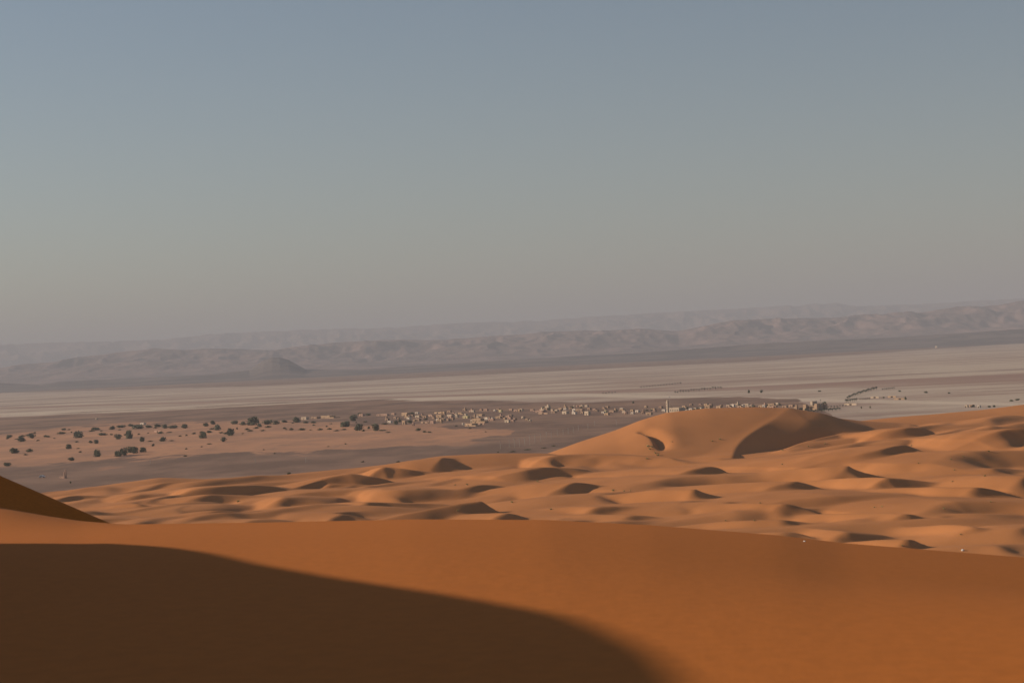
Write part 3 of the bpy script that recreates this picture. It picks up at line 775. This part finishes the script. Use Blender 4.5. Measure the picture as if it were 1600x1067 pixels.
TREES = {
 'big trees scattered over the sand flat': ('on the open sand flat', 'tree', [
  (34, 690, 16, 11), (50, 684.5, 15, 10), (14, 684, 11, 6), (23, 708, 18, 11), (108, 701, 11, 9), (112, 719.5, 12, 6.5), (152, 713.5, 14, 14), (150, 693, 9, 8), (142, 692, 8, 5), (123, 684, 20, 13), (184, 686, 13, 10),
  (201, 685, 13, 16), (222, 690, 12, 10), (254, 689.5, 14, 9), (185, 713, 15, 11), (194, 711, 14, 14), (203, 707, 15, 12), (211, 708, 12, 13), (224, 706, 13, 9), (239, 697, 6, 5), (11, 728, 13, 7), (318.6, 684.5, 14.5, 12),
  (349, 690, 11, 9), (340, 672, 14, 11), (360, 680.5, 18, 15), (322, 666, 13, 7), (333, 663, 10, 8)]),
 'trees in the belt left of the village': ('in the green belt left of the village', 'tree', [
  (367, 662.5, 13, 7), (395, 664, 29, 16), (418, 662.5, 21, 8), (406, 667, 10, 7), (380, 664, 12, 7), (432, 661, 14, 5), (445, 660, 12, 5), (289, 668, 12, 7), (258, 669, 13, 8), (247, 667, 14, 6), (271, 669, 17, 6), (215, 670, 22, 8), (233, 668, 14, 5),
  (464, 660, 15, 11), (537.5, 667, 18, 10), (560, 672.5, 18, 14), (587, 673, 13, 14), (553, 657.5, 14, 12), (576, 670, 6, 5), (576, 649, 10, 4), (543, 664, 11, 8), (478, 661, 13, 4), (490, 661, 12, 4), (619, 663, 10, 8), (624.5, 659.5, 7, 6),
  (641, 661, 10, 6), (665, 656, 9, 4), (644, 647, 12, 4), (150, 672, 20, 6), (161, 680, 18, 5), (175, 671, 12, 7), (100, 672, 9, 4), (190, 668, 18, 5), (205, 666, 12, 5), (562, 648, 8, 4)]),
 'trees between the minaret and the kasbah': ('near the village on the right', 'tree', [
  (1067, 643, 6, 5), (1074, 639, 6, 4), (1084, 642.5, 8, 5), (1092, 640, 7, 4), (1097, 638, 6, 4), (1112, 637, 4, 4), (1170, 614, 5.5, 6.5), (1190, 613.5, 5.5, 5.5), (1137, 634, 5, 4), (1156, 635, 7, 4.5), (1178, 636, 5, 4), (1198, 636, 6, 5), (1218, 633, 5, 3),
  (1252, 640, 8, 4), (1259, 641, 6, 4), (1288, 633, 9, 7), (1280, 612, 6, 2.5), (1326, 632, 3, 3.5), (1346, 638, 3, 4), (1360, 637.5, 3, 4), (1381, 622, 4, 3), (1415, 624.5, 5, 6), (1406, 612, 6, 3), (1447, 614, 7, 3.5), (1483, 615, 6, 3), (989, 630, 4, 4),
  (1521, 636, 6, 4), (1546, 636.5, 6, 3.5), (1553, 636, 5, 4), (1580, 627, 8, 3.5), (1590, 625.5, 9, 3.5), (850, 638.5, 6, 4), (858, 641, 6, 4), (894, 637, 8, 3), (908, 637.5, 8, 3), (957, 643.5, 8, 4), (963, 642.5, 6, 4), (1011, 642, 8, 3), (1018, 641.5, 6, 3)]),
}
SP = {(395, 664): "largest dark tamarisk, a broad clump in the middle of the green belt", (152, 713.5): "round dark tree standing alone on the sand flat, nearest the stone well",
      (11, 728): "low bushy tree just above the dark dune slope at the left edge", (1170, 614): "left one of the pair of lone trees on the pale flat behind the big dune",
      (1190, 613.5): "right one of the pair of lone trees on the pale flat behind the big dune", (349, 690): "small round tree farthest right on the open sand flat", (1288, 633): "dark tree pressed against the right side of the ochre kasbah"}
for grp, (where, word, L) in TREES.items():
    L = sorted(L)
    for i, (px, yb, w, h_) in enumerate(L):
        sw = 'large' if w >= 15 else ('medium-sized' if w > 9 else 'small')
        tw = 'tall round-crowned' if h_ > .85 * w else ('low spreading' if h_ < .5 * w else 'bushy')
        lab = SP.get((px, yb)) or f"{sw} {tw} tree, {ordw(i + 1)} from left {where}"
        tree(px, yb, w, h_, lab, grp)
SHR = [(46, 706, 13, 6), (119.5, 691, 8, 2.6), (234, 690, 9, 2.2), (291, 681, 5, 3), (327, 694, 10, 2.2), (291, 702, 5, 2.5), (653, 673, 12, 5), (664, 675.5, 9, 3), (671, 676, 8, 3), (40, 711, 9, 2.6), (59, 689, 7, 2.5), (125, 707, 7, 3), (122, 701, 8, 1.8), (281, 682, 8, 2.4),
       (268, 689, 8, 1.8), (290, 713, 7, 2.6), (315, 698.5, 5, 2), (327, 676, 10, 4.5), (345, 677, 8, 3), (390, 674, 12, 3), (410, 673.5, 9, 2.5), (412, 703, 4, 2), (429, 709, 4, 2), (455, 672, 9, 4), (445, 670, 7, 3), (473, 672, 13, 4), (500, 672, 11, 3.5), (515, 671, 10, 3), (540, 694, 4, 2),
       (513, 698, 5, 1.6), (451, 741, 9, 4), (567, 722, 7, 2.5), (622, 722, 9, 2.5), (713, 666, 5, 2), (734, 670, 6, 2.6), (759, 675, 4, 1.8), (778, 707, 4, 2), (110, 755, 3.5, 4), (800, 706, 14, 1.8), (824, 703, 14, 1.8), (850, 700, 12, 1.6), (865, 697, 8, 1.6), (95, 678, 18, 4), (75, 683, 12, 3), (598, 673, 15, 2.5), (606, 676, 10, 2)]
rx = random.Random(33)
for k in range(52):
    x_ = 5 + 600 * (k + rx.random()) / 52; y0_ = 679 - .03 * x_; y_ = y0_ + abs(rx.gauss(0, 9)) - 4
    SHR.append((x_, y_, rx.uniform(4, 13), rx.uniform(1.6, 4)))
SHR.sort()
for i, (px, yb, w, h_) in enumerate(SHR):
    tone = 'pale green' if (px, yb) in ((46, 706), (653, 673)) else 'dusty olive'
    n_ = ordw(i + 1)
    tree(px, yb, w, h_, f"low {tone} shrub on the plain, {n_} from left among the shrubs", 'low shrubs on the sand flat', 'desert_shrub', True, 'shrub')

# palms in dark rows
def palm_meshes():
    V = []; F = []
    rs = np.random.RandomState(5)
    for k in range(22):
        a = k * 2.4; el = rs.uniform(-.5, 1.1); L = rs.uniform(.8, 1.05)
        prev = None
        for s_ in range(4):
            r = L * s_ / 3; z = 1 + r * math.sin(el) * .6 - .45 * r * r
            w = .16 * (1 - s_ / 4)
            c = (r * math.cos(a) * math.cos(el * .6), r * math.sin(a) * math.cos(el * .6))
            q = [(c[0] - w * math.sin(a), c[1] + w * math.cos(a), z), (c[0] + w * math.sin(a), c[1] - w * math.cos(a), z)]
            m = len(V); V += q
            if prev is not None: F.append((prev, prev + 1, m + 1, m))
            prev = m
    me = bpy.data.meshes.new('fronds'); me.from_pydata(V, [], F); me.update(); me.materials.append(M['palm'])
    return me
PM = palm_meshes()
pt = tube('trunk', [(0, 0, -0.1), (.1, 0, .5), (0, 0, 1)], [.12, .09, .08], M['bark'], None, 6)
PT = pt.data; bpy.data.objects.remove(pt)
GROVES = {
 'palms in the dark row behind the big dune': ('in the dark row behind the big dune', [(1055 + k * 4.2, 614.3 - k * .42 + (.5 if k % 2 else -.3), 4.6 + (k % 3) * .6, 3.2 + (k % 4) * .5) for k in range(18)]),
 'palms in the grove right of the kasbah': ('in the long palm grove right of the kasbah', [(1322 + k * 2.5, 627.6 - (5 * math.sqrt(k / 3.0) + k * .33), 5.6, 4.6 + (k % 3) * .6) for k in range(20)] + [(1322 + k * 3.3, 629 - k * .5, 6, 5) for k in range(6)] + [(1344 + k * 3.0, 625 - k * .1, 4, 3.0) for k in range(6)] + [(1379 + k * 3, 609.6 - k * .3, 4, 3) for k in range(7)]),
 'palms in the kasbah garden': ('in the kasbah garden', [(1257 + k * 2.9, 645.0 + (1.2 if k % 2 else 0) - k * .28, 6, 4.2) for k in range(20)] + [(1290 + k * 4.5, 637.5 - k * .35, 5, 3) for k in range(8)]),
 'palms on the pale flat left of the minaret': ('in the thin broken row far behind the houses', [(942 + k * 4.8, 615 - .3 * k + (k % 2) * .5, 4.2, 2.4) for k in range(5)] + [(1002 + k * 4.4, 606 - k * .45, 5, 2.6) for k in range(15)]),
}
for grp, (where, L) in GROVES.items():
    L.sort()
    for i, (px, yb, w, h_) in enumerate(L):
        P = at(px, yb); sc = P.y / FPX; H_ = h_ * sc / 1.15
        r0 = empty('palm_tree', (P.x, P.y, 0), rnd.uniform(0, 6.28), f"dark date palm, {ordw(i + 1)} from left {where}", 'palm', grp)
        for nm, me in (('fronds', PM), ('trunk', PT)):
            o = bpy.data.objects.new(nm, me); C.objects.link(o); o.parent = r0; o.scale = (w * sc / 1.9, w * sc / 1.9, H_)

# far farmsteads at the foot of the hills
FAR = [(1217, 550.5, 553.5, 5), (1278, 547, 550, 7), (1331, 541.5, 545, 7), (1360, 542, 544.5, 4), (1463, 539.5, 543.5, 3), (1548, 532.5, 536.5, 3), (151, 653.5, 655.5, 2.5)]
for i, (px, yt, yb, w) in enumerate(FAR):
    house('farmstead', px - w / 2, px + w / 2, yt, yb, 'pale', f"tiny pale farmstead on the far plain, {ORD[i]} from left along the foot of the hills" if i < 6 else "tiny pale hut alone on the dark plain at the left", 'far farmsteads')

# ------------------------------------------------------------------ well and car on the gravel, left
P = at(100, 747); sc_ = P.y / FPX
r0 = empty('water_well', (P.x, P.y, 0), math.radians(-35), "earthen well with tall pillar and beam casting long shadows, left gravel plain", 'well')
boxes('well_wall', [(-3.2, 0.6, -1.0, -.6, 0, 1.3), (-3.2, -2.8, -.6, 1.0, 0, 1.3), (-2.8, .6, .6, 1.0, 0, 1.3)], M['pink'], r0)
boxes('pillar', [(-2.6, -1.6, 3.0, 4.0, 0, 5.4, .15)], M['pink'], r0)
boxes('pillar', [(.6, 1.6, -1.0, 0.0, 0, 4.4, .12)], M['pink'], r0)
tube('post', [(2.4, -1.4, 0), (2.4, -1.4, 4.2)], [.16, .1], M['bark'], r0)
boxes('beam', [(-2.9, -1.3, 3.2, 3.8, 5.41, 5.7)], M['pink'], r0)
P = at(66, 746)
r0 = empty('parked_car', (P.x, P.y, 0), math.radians(-12), "small white car parked on the gravel left of the earthen well", 'car')
def carprof(name, prof, hw, mat):
    n = len(prof); V = [(x, -hw, z) for x, z in prof] + [(x, hw, z) for x, z in prof]
    F = [tuple(range(n)), tuple(range(2 * n - 1, n - 1, -1))] + [(k, k + n, (k + 1) % n + n, (k + 1) % n) for k in range(n)]
    return mesh_obj(name, V, F, mat, r0)
carprof('body', [(-2.0, .45), (2.0, .45), (2.1, .8), (2.0, 1.0), (1.1, 1.12), (.5, 1.75), (-1.2, 1.8), (-1.95, 1.15), (-2.1, .8)], .85, M['car'])
carprof('windows', [(.75, 1.25), (.4, 1.6), (-.9, 1.62), (-1.2, 1.28)], .862, M['glass'])
for sx in (-1.25, 1.3):
    for sy in (-.8, .8):
        bm = bmesh.new(); bmesh.ops.create_cone(bm, cap_ends=True, segments=14, radius1=.36, radius2=.36, depth=.2, matrix=Matrix.Translation((sx, sy, .36)) @ Matrix.Rotation(math.pi / 2, 4, 'X'))
        me = bpy.data.meshes.new('wheel'); bm.to_mesh(me); bm.free(); me.materials.append(M['tyre']); o = bpy.data.objects.new('wheel', me); C.objects.link(o); o.parent = r0

# ------------------------------------------------------------------ grass tussocks on the dunes
def tuft_mesh(seed):
    rs = np.random.RandomState(seed); V = []; F = []
    for k in range(90):
        a = rs.uniform(0, 6.28); r = rs.uniform(0, .45); tilt = rs.uniform(.1, .8); L = rs.uniform(.5, 1.0); b = rs.uniform(0, 6.28)
        x, y = r * math.cos(a), r * math.sin(a); w = .035; m = len(V)
        V += [(x - w, y, -.1), (x + w, y, -.1), (x + L * tilt * math.cos(b) * .5, y + L * tilt * math.sin(b) * .5 + w, L * .75), (x + L * tilt * math.cos(b), y + L * tilt * math.sin(b), L)]
        F.append((m, m + 1, m + 2)); F.append((m + 1, m + 3, m + 2))
    me = bpy.data.meshes.new('grass_tussock'); me.from_pydata(V, [], F); me.update(); me.materials.append(M['grass']); return me
GM = [tuft_mesh(k) for k in range(4)]
TUF = [(1012, 698, 5), (1015, 702, 4), (1018, 699, 4), (1024, 708, 4), (1028, 712, 5), (1011, 717.5, 4), (1125, 687, 4), (1113, 690, 3), (730, 757.5, 4), (711, 758, 3), (800, 785.5, 5), (840, 753, 4), (958, 767, 5), (975, 767.5, 3), (985, 767, 2.5), (861, 796, 4), (715, 799, 4),
       (372, 784, 5), (1263, 698, 3), (1289, 694, 3), (1435, 724, 3), (1545, 706, 4), (1505, 714, 3), (1486, 718, 3), (1539, 744, 4), (1491, 735, 3), (1488, 753, 3), (1378, 792, 3), (1366, 793, 3), (1475, 795, 4), (1134, 814, 3), (1179, 814, 3), (1188, 786, 3), (1222, 726, 3), (1223, 704, 3),
       (1548, 785, 3), (1501, 836, 3), (1410, 855, 3), (1424, 697, 3), (1050, 691, 2.5)]
TUF.sort(); placed = 0
for i, (px, py, w) in enumerate(TUF):
    P = on_dunes(px, py)
    if P is None: continue
    placed += 1
    o = bpy.data.objects.new('grass_tussock', GM[i % 4]); C.objects.link(o)
    s_ = w * P.y / FPX / 1.3; o.location = P; o.scale = (s_, s_, s_ * .8); o.rotation_euler = (0, 0, rnd.uniform(0, 6.28))
    near_hollow = 1005 < px < 1030
    tag(o, f"yellow dry grass tussock, {ordw(placed)} from left on the dunes" if not near_hollow else f"yellow grass tussock in the big dune's hollow, {ordw(placed)} tussock from left", 'grass tussock', 'grass tussocks on the dunes')
# pale stones on the sand
def stone(loc, s, label):
    bm = bmesh.new(); bmesh.ops.create_icosphere(bm, subdivisions=2, radius=1)
    rs = np.random.RandomState(int(s * 1000))
    for v in bm.verts: v.co *= 1 + rs.uniform(-.18, .18); v.co.z *= .7
    me = bpy.data.meshes.new('stone'); bm.to_mesh(me); bm.free(); me.materials.append(M['stone'])
    o = bpy.data.objects.new('stone', me); C.objects.link(o); o.location = loc; o.scale = (s, s, s)
    tag(o, label, 'stone')
P = fore_point(1257, 846)
stone((P[0], P[1], float(fore_base(np.array([P[0]]), np.array([P[1]]))[0]) + .01), .03, "tiny bright white stone on the brink of the near dune, right of centre")
P = on_dunes(1504, 861)
if P is not None: stone((P.x, P.y, P.z + .15), .45, "pale boulder with a short shadow just above the near crest at right")
# ------------------------------------------------------------------ haze
def make_haze():
    bm = bmesh.new()
    bmesh.ops.create_cube(bm, size=1)
    me = bpy.data.meshes.new("haze"); bm.to_mesh(me); bm.free()
    o = bpy.data.objects.new("haze", me); C.objects.link(o)
    z0, z1 = -8.0, 1150.0
    o.scale = (150000, 140000, z1 - z0)
    o.location = (0, 60000, (z0 + z1) / 2)
    o['kind'] = 'stuff'
    m = bpy.data.materials.new("haze"); m.use_nodes = True
    t = m.node_tree; t.nodes.clear()
    out = N(t, "ShaderNodeOutputMaterial"); v = N(t, "ShaderNodeVolumePrincipled")
    v.inputs["Density"].default_value = HAZE_DENSITY
    v.inputs["Color"].default_value = HAZE_COLOR
    v.inputs["Anisotropy"].default_value = 0.0
    t.links.new(v.outputs[0], out.inputs["Volume"])
    me.materials.append(m)
make_haze()
